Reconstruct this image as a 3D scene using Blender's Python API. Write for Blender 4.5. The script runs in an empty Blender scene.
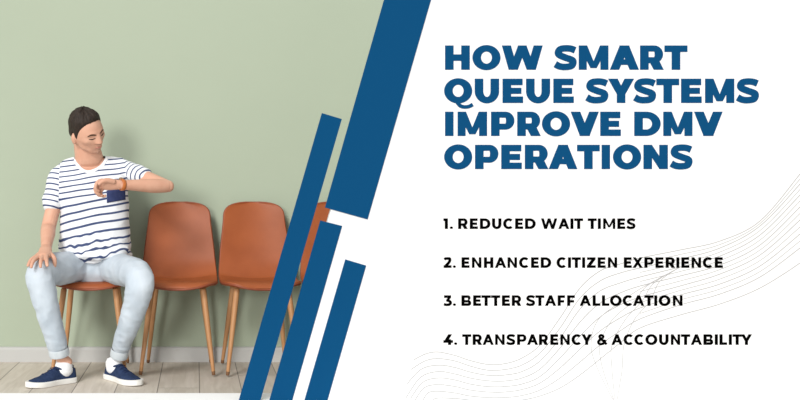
import bpy, bmesh, math, random
from mathutils import Vector, Matrix, noise, Quaternion
random.seed(4)
S = bpy.context.scene
COL = S.collection
F, CZ, VX, VY = 996.0, 0.86, 196.0, 200.0

def P(px, py, D):
    """point that stands at depth D (metres in front of the camera)"""
    return Vector(((px - VX) * D / F, D, CZ - (py - VY) * D / F))

# ------------------------------------------------------------------ materials
def new_mat(name, col, rough=0.8, spec=0.2):
    m = bpy.data.materials.new(name); m.use_nodes = True
    b = m.node_tree.nodes['Principled BSDF']
    b.inputs['Base Color'].default_value = (*col, 1)
    b.inputs['Roughness'].default_value = rough
    b.inputs['Specular IOR Level'].default_value = spec
    return m
def nodes(m): return m.node_tree.nodes, m.node_tree.links, m.node_tree.nodes['Principled BSDF']

def noisy(name, c1, c2, scale=(8, 8, 8), rough=0.8, spec=0.2, bump=0.0, detail=4, bscale=None, bdist=0.002):
    m = new_mat(name, c1, rough, spec); N, L, b = nodes(m)
    tc = N.new('ShaderNodeTexCoord'); mp = N.new('ShaderNodeMapping')
    mp.inputs['Scale'].default_value = scale
    nz = N.new('ShaderNodeTexNoise'); nz.inputs['Scale'].default_value = 1; nz.inputs['Detail'].default_value = detail
    mx = N.new('ShaderNodeMix'); mx.data_type = 'RGBA'
    L.new(tc.outputs['Object'], mp.inputs[0]); L.new(mp.outputs[0], nz.inputs['Vector'])
    rp = N.new('ShaderNodeMapRange'); rp.inputs[1].default_value = .3; rp.inputs[2].default_value = .7
    L.new(nz.outputs['Fac'], rp.inputs[0]); L.new(rp.outputs[0], mx.inputs[0])
    mx.inputs[6].default_value = (*c1, 1); mx.inputs[7].default_value = (*c2, 1)
    L.new(mx.outputs[2], b.inputs['Base Color'])
    if bump:
        n2 = N.new('ShaderNodeTexNoise'); n2.inputs['Scale'].default_value = bscale or 200
        L.new(tc.outputs['Object'], n2.inputs['Vector'])
        bp = N.new('ShaderNodeBump'); bp.inputs['Strength'].default_value = bump; bp.inputs['Distance'].default_value = bdist
        L.new(n2.outputs['Fac'], bp.inputs['Height']); L.new(bp.outputs[0], b.inputs['Normal'])
    return m

M_wall = noisy('green_paint', (.340, .390, .300), (.350, .400, .308), (2, 2, 2), .9, .1)
M_base = noisy('baseboard_paint', (.42, .42, .405), (.44, .44, .425), (3, 3, 3), .6, .3)
M_white = new_mat('white_plinth', (.97, .97, .97), .95, .0)
M_board = new_mat('white_board', (.735, .735, .735), .95, .0)
M_blue = new_mat('blue_lacquer', (.0044, .056, .145), .95, .0)
M_black = new_mat('black_letter', (.001, .001, .001), .95, .0)
M_grey = new_mat('grey_line', (.36, .36, .36), .95, .0)
M_leather = noisy('tan_leather', (.310, .079, .022), (.265, .064, .017), (9, 9, 9), .48, .34, .25, 5, 260, .001)
M_seam = noisy('dark_leather_piping', (.24, .056, .022), (.20, .046, .018), (20, 20, 20), .5, .4)
M_wood = noisy('oak_leg', (.47, .25, .115), (.39, .19, .08), (60, 60, 4), .5, .35)
M_tip = new_mat('leg_tip', (.16, .08, .04), .6, .2)
M_skin = noisy('skin', (.62, .36, .255), (.57, .30, .205), (18, 18, 18), .55, .3)
M_hair = noisy('dark_brown_hair', (.012, .008, .006), (.034, .021, .014), (160, 160, 60), .6, .3, .6, 6, 300, .003)
M_brow = new_mat('brow_hair', (.06, .035, .022), .8, .1)
M_lip = new_mat('lips', (.50, .20, .16), .5, .3)
M_eye = new_mat('lash', (.03, .02, .016), .6, .2)
M_denim = noisy('light_denim', (.41, .47, .53), (.54, .595, .65), (11, 11, 5), .9, .1, .35, 5, 420, .001)
M_cuff = noisy('denim_cuff', (.47, .52, .55), (.58, .62, .65), (30, 30, 12), .9, .1)
M_canvas = noisy('navy_canvas', (.015, .028, .070), (.027, .045, .105), (60, 60, 60), .85, .15, .3, 4, 500, .001)
M_sole = new_mat('white_rubber', (.78, .77, .74), .6, .3)
M_lace = new_mat('navy_lace', (.018, .030, .085), .8, .1)
M_sock = noisy('white_sock', (.80, .81, .82), (.72, .73, .75), (40, 40, 80), .9, .1)
M_navy = noisy('navy_pocket', (.030, .042, .115), (.042, .056, .14), (60, 60, 60), .9, .1)
M_strap = noisy('tan_strap', (.48, .15, .035), (.40, .11, .025), (60, 60, 60), .5, .4)
M_metal = new_mat('watch_case', (.20, .13, .08), .3, .5)
M_dial = new_mat('watch_dial', (.06, .04, .035), .3, .5)
M_collar = new_mat('white_rib', (.80, .81, .83), .9, .1)

def shirt_mat():
    m = new_mat('striped_jersey', (.8, .8, .8), .9, .1); N, L, b = nodes(m)
    at = N.new('ShaderNodeAttribute'); at.attribute_name = 'stripe'
    dv = N.new('ShaderNodeMath'); dv.operation = 'DIVIDE'; dv.inputs[1].default_value = .0272
    fr = N.new('ShaderNodeMath'); fr.operation = 'FRACT'
    sub = N.new('ShaderNodeMath'); sub.operation = 'SUBTRACT'; sub.inputs[1].default_value = .5
    ab = N.new('ShaderNodeMath'); ab.operation = 'ABSOLUTE'
    mr = N.new('ShaderNodeMapRange'); mr.inputs[1].default_value = .115; mr.inputs[2].default_value = .16
    mx = N.new('ShaderNodeMix'); mx.data_type = 'RGBA'
    mx.inputs[6].default_value = (.055, .075, .16, 1); mx.inputs[7].default_value = (.74, .76, .79, 1)
    L.new(at.outputs['Fac'], dv.inputs[0]); L.new(dv.outputs[0], fr.inputs[0]); L.new(fr.outputs[0], sub.inputs[0])
    L.new(sub.outputs[0], ab.inputs[0]); L.new(ab.outputs[0], mr.inputs[0]); L.new(mr.outputs[0], mx.inputs[0])
    L.new(mx.outputs[2], b.inputs['Base Color'])
    return m
M_shirt = shirt_mat()

def floor_mat():
    m = new_mat('wood_floor', (.5, .45, .4), .6, .2); N, L, b = nodes(m)
    tc = N.new('ShaderNodeTexCoord'); sp = N.new('ShaderNodeSeparateXYZ'); L.new(tc.outputs['Object'], sp.inputs[0])
    def math_(op, a, c=None, d=None):
        n = N.new('ShaderNodeMath'); n.operation = op
        for i, v in enumerate((a, c, d)):
            if v is None: continue
            if isinstance(v, (int, float)): n.inputs[i].default_value = v
            else: L.new(v, n.inputs[i])
        return n.outputs[0]
    W = .1905; Ln = 1.35
    xs = math_('DIVIDE', math_('SUBTRACT', sp.outputs[0], .016), W)
    xi = math_('FLOOR', xs); xf = math_('SUBTRACT', xs, xi)
    off = math_('FRACT', math_('MULTIPLY', xi, .377))
    ys = math_('ADD', math_('DIVIDE', sp.outputs[1], Ln), off)
    yi = math_('FLOOR', ys); yf = math_('SUBTRACT', ys, yi)
    ex = math_('MULTIPLY', math_('MINIMUM', xf, math_('SUBTRACT', 1, xf)), W)
    ey = math_('MULTIPLY', math_('MINIMUM', yf, math_('SUBTRACT', 1, yf)), Ln)
    e = math_('MINIMUM', ex, ey)
    gap = N.new('ShaderNodeMapRange'); gap.inputs[1].default_value = .0012; gap.inputs[2].default_value = .0028; L.new(e, gap.inputs[0])
    cb = N.new('ShaderNodeCombineXYZ'); L.new(xi, cb.inputs[0]); L.new(yi, cb.inputs[1])
    wn = N.new('ShaderNodeTexWhiteNoise'); L.new(cb.outputs[0], wn.inputs['Vector'])
    ad = N.new('ShaderNodeVectorMath'); ad.operation = 'ADD'; L.new(tc.outputs['Object'], ad.inputs[0])
    sc = N.new('ShaderNodeVectorMath'); sc.operation = 'SCALE'; sc.inputs['Scale'].default_value = 7; L.new(wn.outputs['Color'], sc.inputs[0]); L.new(sc.outputs[0], ad.inputs[1])
    mp = N.new('ShaderNodeMapping'); mp.inputs['Scale'].default_value = (32, 3, 1); L.new(ad.outputs[0], mp.inputs[0])
    nz = N.new('ShaderNodeTexNoise'); nz.inputs['Detail'].default_value = 6; nz.inputs['Scale'].default_value = 1; nz.inputs['Distortion'].default_value = .8; L.new(mp.outputs[0], nz.inputs['Vector'])
    mr = N.new('ShaderNodeMapRange'); mr.inputs[1].default_value = .33; mr.inputs[2].default_value = .68; L.new(nz.outputs['Fac'], mr.inputs[0])
    mx = N.new('ShaderNodeMix'); mx.data_type = 'RGBA'; L.new(mr.outputs[0], mx.inputs[0])
    mx.inputs[6].default_value = (.57, .51, .435, 1); mx.inputs[7].default_value = (.68, .62, .545, 1)
    m2 = N.new('ShaderNodeMix'); m2.data_type = 'RGBA'; m2.blend_type = 'MULTIPLY'; m2.inputs[0].default_value = 1
    L.new(mx.outputs[2], m2.inputs[6])
    tone = math_('ADD', math_('MULTIPLY', wn.outputs['Value'], .2), .86)
    cc = N.new('ShaderNodeCombineColor'); [L.new(tone, cc.inputs[i]) for i in range(3)]; L.new(cc.outputs[0], m2.inputs[7])
    m3 = N.new('ShaderNodeMix'); m3.data_type = 'RGBA'; L.new(gap.outputs[0], m3.inputs[0])
    m3.inputs[6].default_value = (.20, .175, .15, 1); L.new(m2.outputs[2], m3.inputs[7])
    L.new(m3.outputs[2], b.inputs['Base Color'])
    return m
M_floor = floor_mat()

# ------------------------------------------------------------------ helpers
def obj(name, bm, m, parent=None, smooth=True):
    me = bpy.data.meshes.new(name)
    if isinstance(bm, bmesh.types.BMesh):
        bmesh.ops.recalc_face_normals(bm, faces=bm.faces)
        bm.to_mesh(me); bm.free()
    else: me = bm; me.name = name
    if smooth:
        for p in me.polygons: p.use_smooth = True
    me.materials.clear(); me.materials.append(m)
    o = bpy.data.objects.new(name, me); COL.objects.link(o)
    if parent: o.parent = parent
    return o
def tag(o, label, cat, group=None):
    o['label'] = label; o['category'] = cat
    if group: o['group'] = group
    return o
def thing(name, loc, label, cat, group=None):
    o = bpy.data.objects.new(name, None); COL.objects.link(o); o.location = loc; o.empty_display_size = .1
    return tag(o, label, cat, group)
def box(bm, x0, x1, y0, y1, z0, z1):
    v = [bm.verts.new((x, y, z)) for z in (z0, z1) for y in (y0, y1) for x in (x0, x1)]
    for f in ((0, 1, 3, 2), (4, 6, 7, 5), (0, 4, 5, 1), (2, 3, 7, 6), (0, 2, 6, 4), (1, 5, 7, 3)): bm.faces.new([v[i] for i in f])
def prism(bm, pts, y0, y1):
    """polygon in x,z given a thickness in y"""
    a = [bm.verts.new((x, y0, z)) for x, z in pts]; b = [bm.verts.new((x, y1, z)) for x, z in pts]
    bm.faces.new(a); bm.faces.new(b[::-1]); n = len(pts)
    for i in range(n): bm.faces.new((a[i], b[i], b[(i + 1) % n], a[(i + 1) % n]))
def cat(pts, k=6):
    """Catmull-Rom through tuples of floats"""
    pts = [tuple(p) for p in pts]; q = [pts[0]] + pts + [pts[-1]]; out = []
    for i in range(1, len(q) - 2):
        for j in range(k):
            t = j / k
            out.append(tuple(.5 * ((2 * b) + (-a + c) * t + (2 * a - 5 * b + 4 * c - d) * t * t + (-a + 3 * b - 3 * c + d) * t ** 3) for a, b, c, d in zip(q[i - 1], q[i], q[i + 1], q[i + 2])))
    out.append(pts[-1]); return out
def tube(bm, pts, rad, n=16, k=5, flat=None, fdir=None, caps=True, closed=False):
    """tube through pts with radii; flat: second radius factor along fdir"""
    if not isinstance(rad, (list, tuple)): rad = [rad] * len(pts)
    fl = flat if isinstance(flat, (list, tuple)) else [flat or 1.0] * len(pts)
    q = cat([(*p, r, f) for p, r, f in zip(pts, rad, fl)], k) if k > 1 else [(*p, r, f) for p, r, f in zip(pts, rad, fl)]
    C = [Vector(a[:3]) for a in q]; R = [a[3] for a in q]; FL = [a[4] for a in q]
    rings = []; u = None; m = len(C)
    for i in range(m):
        t = (C[(i + 1) % m] - C[i - 1]) if closed else (C[min(i + 1, m - 1)] - C[max(i - 1, 0)])
        t.normalize()
        if fdir is not None: u = Vector(fdir) - t * Vector(fdir).dot(t)
        elif u is None: u = t.orthogonal()
        else: u = u - t * u.dot(t)
        u.normalize(); v = t.cross(u)
        rings.append([bm.verts.new(C[i] + u * math.cos(a) * R[i] * FL[i] + v * math.sin(a) * R[i]) for a in [2 * math.pi * j / n for j in range(n)]])
    for i in range(m if closed else m - 1):
        A, B = rings[i], rings[(i + 1) % m]
        for j in range(n): bm.faces.new((A[j], A[(j + 1) % n], B[(j + 1) % n], B[j]))
    if caps and not closed:
        for r, s, tt in ((rings[0], -1, C[0] - C[1]), (rings[-1], 1, C[-1] - C[-2])):
            c = sum((x.co for x in r), Vector()) / n
            rr = (r[0].co - c).length
            d = tt.normalized() * rr * .55
            mid = [bm.verts.new(c + (x.co - c) * .72 + d * .75) for x in r]
            tip = bm.verts.new(c + d)
            for j in range(n):
                bm.faces.new((r[j], r[(j + 1) % n], mid[(j + 1) % n], mid[j])); bm.faces.new((mid[j], mid[(j + 1) % n], tip))
def ell(bm, c, r, rot=None, n=20, pw=2.0):
    mt = Matrix.Translation(c) @ (rot.to_matrix().to_4x4() if isinstance(rot, Quaternion) else (rot.to_4x4() if rot is not None else Matrix())) @ Matrix.Diagonal((*r, 1))
    bmesh.ops.create_uvsphere(bm, u_segments=n, v_segments=max(8, n // 2 + 2), radius=1, matrix=mt)
def sections(bm, secs, n=36, k=5):
    """horizontal superellipse sections (cx, cy, z, a, b, exponent)"""
    q = cat(secs, k); rings = []
    for cx, cy, z, a, b, e in q:
        r = []
        for j in range(n):
            t = 2 * math.pi * j / n; c, s = math.cos(t), math.sin(t)
            r.append(bm.verts.new((cx + a * math.copysign(abs(c) ** (2 / e), c), cy + b * math.copysign(abs(s) ** (2 / e), s), z)))
        rings.append(r)
    for A, B in zip(rings, rings[1:]):
        for j in range(n): bm.faces.new((A[j], A[(j + 1) % n], B[(j + 1) % n], B[j]))
    bm.faces.new(rings[0][::-1]); bm.faces.new(rings[-1])
def fuse(bm, voxel, smooth=2, fold=None):
    """weld overlapping closed forms into one continuous surface"""
    bmesh.ops.recalc_face_normals(bm, faces=bm.faces)
    me = bpy.data.meshes.new('t'); bm.to_mesh(me); bm.free()
    o = bpy.data.objects.new('t', me); COL.objects.link(o)
    r = o.modifiers.new('r', 'REMESH'); r.mode = 'VOXEL'; r.voxel_size = voxel
    if smooth:
        s = o.modifiers.new('s', 'SMOOTH'); s.factor = .5; s.iterations = smooth
    dg = bpy.context.evaluated_depsgraph_get(); dg.update()
    m2 = bpy.data.meshes.new_from_object(o.evaluated_get(dg))
    bpy.data.objects.remove(o)
    if fold:
        nr = [v.normal.copy() for v in m2.vertices]
        for v, nn in zip(m2.vertices, nr): v.co = v.co + nn * fold(v.co.copy(), nn)
    return m2

# ------------------------------------------------------------------ the room
def struct(name, bm, m):
    o = obj(name, bm, m, smooth=False); o['kind'] = 'structure'; return o
WY = 5.30
bm = bmesh.new(); box(bm, -3.2, 4.2, WY, WY + .12, -.1, 3.0); struct('wall_back', bm, M_wall)
bm = bmesh.new(); box(bm, -3.2, 4.2, -1.5, WY + .12, -.1, 0); struct('floor', bm, M_floor)
bm = bmesh.new()
pts = [(WY, 0), (WY - .016, 0), (WY - .016, .066), (WY - .013, .075), (WY - .006, .080), (WY, .080)]
a = [bm.verts.new((-3.2, y, z)) for y, z in pts]; b = [bm.verts.new((4.2, y, z)) for y, z in pts]
bm.faces.new(a); bm.faces.new(b[::-1])
for i in range(len(pts)): bm.faces.new((a[i], a[(i + 1) % 6], b[(i + 1) % 6], b[i]))
struct('baseboard_back', bm, M_base)

# ------------------------------------------------------------------ chairs
def chair(name, loc, rz, label, group):
    t = thing(name, loc, label, 'chair', group); t.rotation_euler = (0, 0, rz)
    # profile of the one-piece shell: y, z, half width ; front = -y
    prof = [(.215, .847), (.213, .825), (.205, .77), (.192, .70), (.175, .62), (.155, .55), (.130, .505), (.098, .474), (.06, .458),
            (.0, .450), (-.07, .449), (-.13, .452), (-.175, .452), (-.20, .445), (-.212, .432)]
    fine = cat(prof, 8)
    L = [0]
    for p, q in zip(fine, fine[1:]): L.append(L[-1] + math.hypot(q[0] - p[0], q[1] - p[1]))
    T = L[-1]
    def at(s):
        for i in range(len(L) - 1):
            if L[i + 1] >= s or i == len(L) - 2:
                f = (s - L[i]) / (L[i + 1] - L[i]); return tuple(fine[i][j] + (fine[i + 1][j] - fine[i][j]) * f for j in (0, 1))
    def half(s):
        u = s / T
        w = [(0, .153), (.15, .160), (.35, .178), (.55, .191), (.63, .194), (.75, .195), (.88, .193), (1, .186)]
        for (a0, b0), (a1, b1) in zip(w, w[1:]):
            if u <= a1 + 1e-9:
                f = (u - a0) / (a1 - a0); base = b0 + (b1 - b0) * f; break
        top = .085; bot = .15
        if s < top: base *= max(0.0, 1 - (1 - s / top) ** 3.2) ** (1 / 2.6)
        if T - s < bot: base *= max(0.0, 1 - (1 - (T - s) / bot) ** 3.0) ** (1 / 3.0)
        return base
    scr = .60 * T
    def patch(s0, s1, thick, inset=0, cush=.012):
        bm = bmesh.new(); nr, nc = 34, 22; lay = [[], []]
        ss = [s0 + (s1 - s0) * (.5 - .5 * math.cos(math.pi * i / nr)) for i in range(nr + 1)]
        for i, s in enumerate(ss):
            s_ = min(max(s, .0006), T - .0006)
            y, z = at(s_); w = max(half(s_) - inset, .004)
            y2, z2 = at(min(s_ + .004, T)); y1, z1 = at(max(s_ - .004, 0))
            ty, tz = y2 - y1, z2 - z1; l = math.hypot(ty, tz); ny, nz = tz / l, -ty / l
            if i and False: pass
            # normal towards the sitter
            if (ny * -1 + nz * 1) < 0: ny, nz = -ny, -nz
            A, B = [], []
            for j in range(nc + 1):
                u = -math.cos(math.pi * j / nc)
                curl = (.030 - .021 * min(1, max(0, (s_ / T - .52) / .2))) * abs(u) ** 2.2 * min(1, w / .15)
                puff = cush * (1 - abs(u) ** 4) * (1 - abs(2 * (s - s0) / (s1 - s0) - 1) ** 6)
                A.append(bm.verts.new((w * u, y + ny * (curl + puff), z + nz * (curl + puff))))
                B.append(bm.verts.new((w * u * .985, y + ny * (curl - thick), z + nz * (curl - thick))))
            lay[0].append(A); lay[1].append(B)
        for g in lay:
            for r0, r1 in zip(g, g[1:]):
                for j in range(nc): bm.faces.new((r0[j], r0[j + 1], r1[j + 1], r1[j]))
        A, B = lay
        rim = [A[0][j] for j in range(nc + 1)] + [A[i][nc] for i in range(1, nr + 1)] + [A[nr][j] for j in range(nc - 1, -1, -1)] + [A[i][0] for i in range(nr - 1, 0, -1)]
        rib = [B[0][j] for j in range(nc + 1)] + [B[i][nc] for i in range(1, nr + 1)] + [B[nr][j] for j in range(nc - 1, -1, -1)] + [B[i][0] for i in range(nr - 1, 0, -1)]
        for i in range(len(rim)): bm.faces.new((rim[i], rib[i], rib[(i + 1) % len(rim)], rim[(i + 1) % len(rim)]))
        path = [(p.co.copy() + q.co) / 2 for p, q in zip(rim, rib)]
        return bm, path, nc, nr
    bb, pth, nc, nr = patch(.0, scr, .016)
    br = obj('backrest', bb, M_leather, t)
    pb = bmesh.new(); seg = pth[nc + nr:] + pth[:nc + 1]
    # piping round the free edge of the backrest
    free = pth[nc + nr + nc:] + pth[:nc + nr + 1]
    tube(pb, [p for i, p in enumerate(free)], .0062, 8, 1); e = obj('piping', pb, M_seam, br)
    sb, pth, nc, nr = patch(scr - .006, T, .020, 0, .008)
    st = obj('seat', sb, M_leather, t)
    pb = bmesh.new(); free = pth[nc:nc + nr + nc + nr + 1]
    tube(pb, free, .0062, 8, 1); obj('piping', pb, M_seam, st)
    # under-frame
    bm = bmesh.new()
    ring = [(.145 * math.copysign(abs(math.cos(a)) ** .7, math.cos(a)), -.01 + .135 * math.copysign(abs(math.sin(a)) ** .7, math.sin(a)), .427) for a in [2 * math.pi * i / 32 for i in range(32)]]
    tube(bm, ring, .005, 8, 1, closed=True)
    box(bm, -.13, .13, -.012, .012, .421, .429)
    obj('seat_frame', bm, M_wood, t)
    for sx in (-1, 1):
        for top, foot in (((.127, -.125), (.178, -.175)), ((.118, .10), (.165, .19))):
            bm = bmesh.new()
            a0 = Vector((sx * top[0], top[1], .420)); a1 = Vector((sx * foot[0], foot[1], .012))
            tube(bm, [a0, a0.lerp(a1, .35), a0.lerp(a1, .97)], [.0150, .0138, .0088], 14, 4)
            lg = obj('leg', bm, M_wood, t)
            bm = bmesh.new(); tube(bm, [a0.lerp(a1, .965), a0.lerp(a1, 1.0)], [.0094, .0090], 12, 1); 
            obj('foot_cap', bm, M_tip, lg)
    return t
G = 'tan leather chairs in a row along the green wall'
def copy_tree(o, parent=None):
    c = o.copy(); COL.objects.link(c)
    if parent: c.parent = parent
    for ch in list(o.children): copy_tree(ch, c)
    return c
YC = 5.02
c1 = chair('side_chair', (-.522, YC, 0), 0, 'tan leather chair with oak legs that the man is sitting on', G)
for x, rz, lab in ((-.089, R0 := math.radians(-1.0), 'empty tan leather chair right beside the seated man'),
                   (.317, math.radians(4.5), 'empty tan leather chair between the first empty chair and the blue slats'),
                   (.730, 0, 'tan leather chair mostly hidden behind the blue slats and white board')):
    c = copy_tree(c1); c.location = (x, YC, 0); c.rotation_euler = (0, 0, rz); c['label'] = lab

# ------------------------------------------------------------------ person
def person():
    root = thing('person', P(92, 262, 4.95) * 1, 'young man sitting in a striped T-shirt and light jeans, looking at his watch', 'person')
    root.location = (-.50, 4.9, 0)
    inv = Matrix.Translation(-root.location)
    def ch(name, bm, m, parent=root, smooth=True):
        o = obj(name, bm, m, None, smooth); o.data.transform(inv); o.parent = parent; return o
    def sec(pxl, pxr, py, D, b, e=2.5):
        A, B = P(pxl, py, D), P(pxr, py, D); return ((A.x + B.x) / 2, D, A.z, (B.x - A.x) / 2, b, e)
    SECS = [sec(60, 131, 262, 4.955, .125), sec(59.5, 131, 252, 4.955, .130), sec(59.5, 130.5, 240, 4.955, .130), sec(60.5, 129, 222, 4.955, .118),
                  sec(60.5, 128.5, 205, 4.95, .112), sec(60, 127.5, 190, 4.95, .112), sec(60, 126.5, 179, 4.955, .104), sec(62, 124, 171, 4.955, .084, 2.3), sec(70, 113, 165, 4.96, .06, 2.2)]
    # ---------------- head
    HC = P(87.0, 132.0, 4.86)
    yaw, pitch, roll = math.radians(45), math.radians(17), math.radians(24)
    f = Vector((math.sin(yaw) * math.cos(pitch), -math.cos(yaw) * math.cos(pitch), -math.sin(pitch)))
    s = f.cross(Vector((0, 0, 1))).normalized() * -1      # person's left
    u = s.cross(f) * 1
    if u.z < 0: u = -u
    q = Quaternion(f, roll); s = q @ s; u = q @ u
    def g(x, m_, w): return math.exp(-((x - m_) / w) ** 2)
    def hp(az, el, off=0.0):
        a, e = math.radians(az), math.radians(el)
        ds, df, du = math.sin(a) * math.cos(e), math.cos(a) * math.cos(e), math.sin(e)
        r = .985 / math.sqrt((ds / .077) ** 2 + (df / .093) ** 2 + (du / .115) ** 2)
        if du < 0:
            r *= 1 - .10 * (-du) ** 1.5 * abs(ds) * 2
            if df < 0: r *= 1 - .22 * (-du) * min(1, -df * 2)
        aa = abs(az)
        fr = 1 if aa < 100 else 0
        d = 0
        d += .0045 * g(aa, 18, 16) * g(el, 12, 6)            # brow
        d -= .0085 * g(aa, 20, 10) * g(el, 3, 8)            # sockets
        d += .0045 * g(aa, 20, 8) * g(el, 1, 5)            # lids
        d += .005 * g(aa, 42, 14) * g(el, -12, 10)           # cheekbones
        nose = .023 * g(az, 0, 8.5) * (max(0, min(1, (10 - el) / 27)) if el > -17 else max(0, 1 - (-17 - el) / 7))
        d += nose
        d += .007 * g(aa, 9, 5) * g(el, -17, 5)             # nostril wings
        d += .005 * g(az, 0, 17) * g(el, -33, 4) + .004 * g(az, 0, 14) * g(el, -40, 3.5)
        d -= .004 * g(az, 0, 16) * g(el, -45.5, 3)
        d += .010 * g(az, 0, 24) * g(el, -57, 9)             # chin
        d += .007 * g(aa, 62, 18) * g(el, -42, 12) + .006 * g(aa, 32, 14) * g(el, -52, 10)           # jaw angle
        d -= .004 * g(aa, 45, 14) * g(el, -33, 10)
        r += d + off
        return HC + s * (ds * r) + f * (df * r) + u * (du * r)
    body = bmesh.new()
    nu, nv = 120, 80
    rings = []
    for i in range(1, nv):
        el = -90 + 180 * i / nv
        rings.append([body.verts.new(hp(-180 + 360 * j / nu, el)) for j in range(nu)])
    for A, B in zip(rings, rings[1:]):
        for j in range(nu): body.faces.new((A[j], A[(j + 1) % nu], B[(j + 1) % nu], B[j]))
    for r, el in ((rings[0], -90), (rings[-1], 90)):
        c = body.verts.new(hp(0, el))
        for j in range(nu): body.faces.new((r[j], r[(j + 1) % nu], c))
    for sg in (-1, 1):   # ears
        c = hp(sg * 96, -9, .004); rot = Matrix((s * sg, f, u)).transposed()
        ell(body, c, (.010, .016, .026), rot, 14)
        ell(body, hp(sg * 94, -19, .002), (.007, .009, .010), rot, 10)
    # neck and trunk core
    nb = P(86.5, 168, 4.955)
    tube(body, [HC - u * .05 - f * .030, P(88.8, 157, 4.93), P(89, 165, 4.95), P(89, 190, 4.97)], [.057, .070, .074, .080], 24, flat=[1, .80, .72, .8], fdir=(0, 1, 0))
    tube(body, [P(68, 170, 4.965), P(77, 165.5, 4.957), P(87, 163.5, 4.955), P(98, 164.5, 4.95), P(110, 168, 4.945)], [.034, .040, .050, .042, .034], 16)
    sections(body, [(*a_[:3], a_[3] - .014, a_[4] - .014, a_[5]) for a_ in SECS[2:]], 40)
    ell(body, P(87, 165.5, 4.955), (.097, .050, .040), None, 28)
    # arms
    RS, RE, RW = P(61, 177, 4.96), P(48.8, 226, 4.88), P(46.2, 247.5, 4.70)
    LS, LE, LW = P(122, 171, 4.94), P(166.5, 186.2, 4.745), P(121.5, 184.8, 4.625)
    tube(body, [P(80, 175, 4.96), RS, RS.lerp(RE, .5), RE, RE.lerp(RW, .35), RE.lerp(RW, .75), RW], [.045, .043, .038, .036, .036, .029, .025], 18)
    tube(body, [P(100, 175, 4.95), LS, LS.lerp(LE, .5), LE + (LE - LS) * .01], [.045, .044, .042, .031], 18)
    tube(body, [LE, LE.lerp(LW, .3), LE.lerp(LW, .7), LW], [.030, .034, .027, .0225], 18)
    ell(body, LE + Vector((.010, .004, .0)), (.026, .026, .028))
    # ---- right hand on the knee
    K = [P(38.5, 256, 4.600), P(41, 256.5, 4.575), P(45.0, 256.5, 4.565), P(49, 256, 4.57)]   # knuckles pinky..index
    pal = RW
    tube(body, [RW, RW.lerp(P(44.5, 254, 4.60), .5), P(44, 256.2, 4.585)], [.026, .031, .030], 16, flat=[.8, .62, .5], fdir=(0, -.45, 1))
    fing = [(P(35.5, 257, 4.60), P(31.5, 259.5, 4.575), P(29, 263.5, 4.555), P(27.8, 266, 4.55)),
            (P(38, 257.5, 4.575), P(33.8, 260.5, 4.53), P(31.8, 264.5, 4.505), P(31.2, 267.6, 4.50)),
            (P(42.5, 257.5, 4.565), P(41, 260.5, 4.515), P(40.5, 264, 4.495), P(40.6, 267.3, 4.49)),
            (P(46.5, 257, 4.565), P(46.6, 260.5, 4.52), P(47, 264, 4.50), P(47.4, 266, 4.495))]
    for i, (k0, k1, k2, k3) in enumerate(fing):
        tube(body, [RW.lerp(k0, .7), k0, k1, k2, k3], [.011, .0105, .0095, .0085, .0072], 10, 3)
    tube(body, [RW.lerp(P(49, 254, 4.62), .4), P(50.5, 254.5, 4.62), P(54, 258, 4.605), P(54.8, 263, 4.60), P(54.6, 266.5, 4.60)], [.014, .013, .0115, .010, .008], 10, 3)
    # ---- left hand, loosely curled in front of the chest
    kn = P(103, 182.5, 4.615)
    tube(body, [LW, P(114.5, 184.6, 4.612), P(107, 184.3, 4.61), P(103, 184.5, 4.61)], [.022, .026, .029, .025], 16, flat=[.8, .62, .58, .58], fdir=(0, 1, .35))
    fl = [(P(101.5, 180.5, 4.60), P(96.5, 183.5, 4.585), P(95.8, 188.8, 4.590), P(99, 191.2, 4.60)),
          (P(101.5, 183, 4.61), P(95.5, 187, 4.600), P(96, 192.5, 4.602), P(99.8, 194.2, 4.61)),
          (P(102, 186, 4.622), P(97, 190.5, 4.615), P(98.5, 195.2, 4.617), P(102.4, 195.6, 4.62)),
          (P(103.5, 188, 4.635), P(100.5, 192.5, 4.630), P(102.5, 196.2, 4.632), P(105.8, 195.6, 4.635))]
    for ch_ in fl:
        tube(body, [LW.lerp(ch_[0], .6), *ch_], [.0115, .0105, .0090, .0080, .0070], 10, 3)
    tube(body, [P(114, 181.8, 4.592), P(108, 180.5, 4.578), P(102.8, 181.2, 4.565), P(98.8, 184.2, 4.562)], [.0125, .0125, .0105, .0085], 10, 3)
    # legs inside the jeans, to the ankles
    RH, RK, RA = P(82, 266, 4.96), P(39.5, 276.5, 4.585), P(59.5, 352, 4.665)
    LH, LK, LA = P(107, 266, 4.96), P(139, 278, 4.565), P(119, 353, 4.755)
    for H, Kn, An, ft in ((RH, RK, RA, P(66.5, 364, 4.685)), (LH, LK, LA, P(113.5, 364, 4.765))):
        tube(body, [P(95, 250, 4.98), H, H.lerp(Kn, .5), Kn, Kn.lerp(An, .4), An, ft], [.07, .062, .055, .045, .042, .030, .033], 16)
    me = fuse(body, .0030, 1)
    b_ = ch('body', me, M_skin)
    # ---------------- hair
    def hairline(az):
        pts = [(0, 46), (20, 45), (38, 42), (52, 35), (64, 24), (72, 8), (79, -8), (85, -6), (92, 14), (104, 10), (112, -14), (130, -34), (180, -38)]
        a = abs(az); jit = 2.4 * noise.noise(Vector((az * .9, 0, 1)))
        for (a0, e0), (a1, e1) in zip(pts, pts[1:]):
            if a <= a1: return jit + e0 + (e1 - e0) * (a - a0) / (a1 - a0)
        return pts[-1][1]
    hb = bmesh.new(); nu, nv = 200, 60; rings = []
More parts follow.
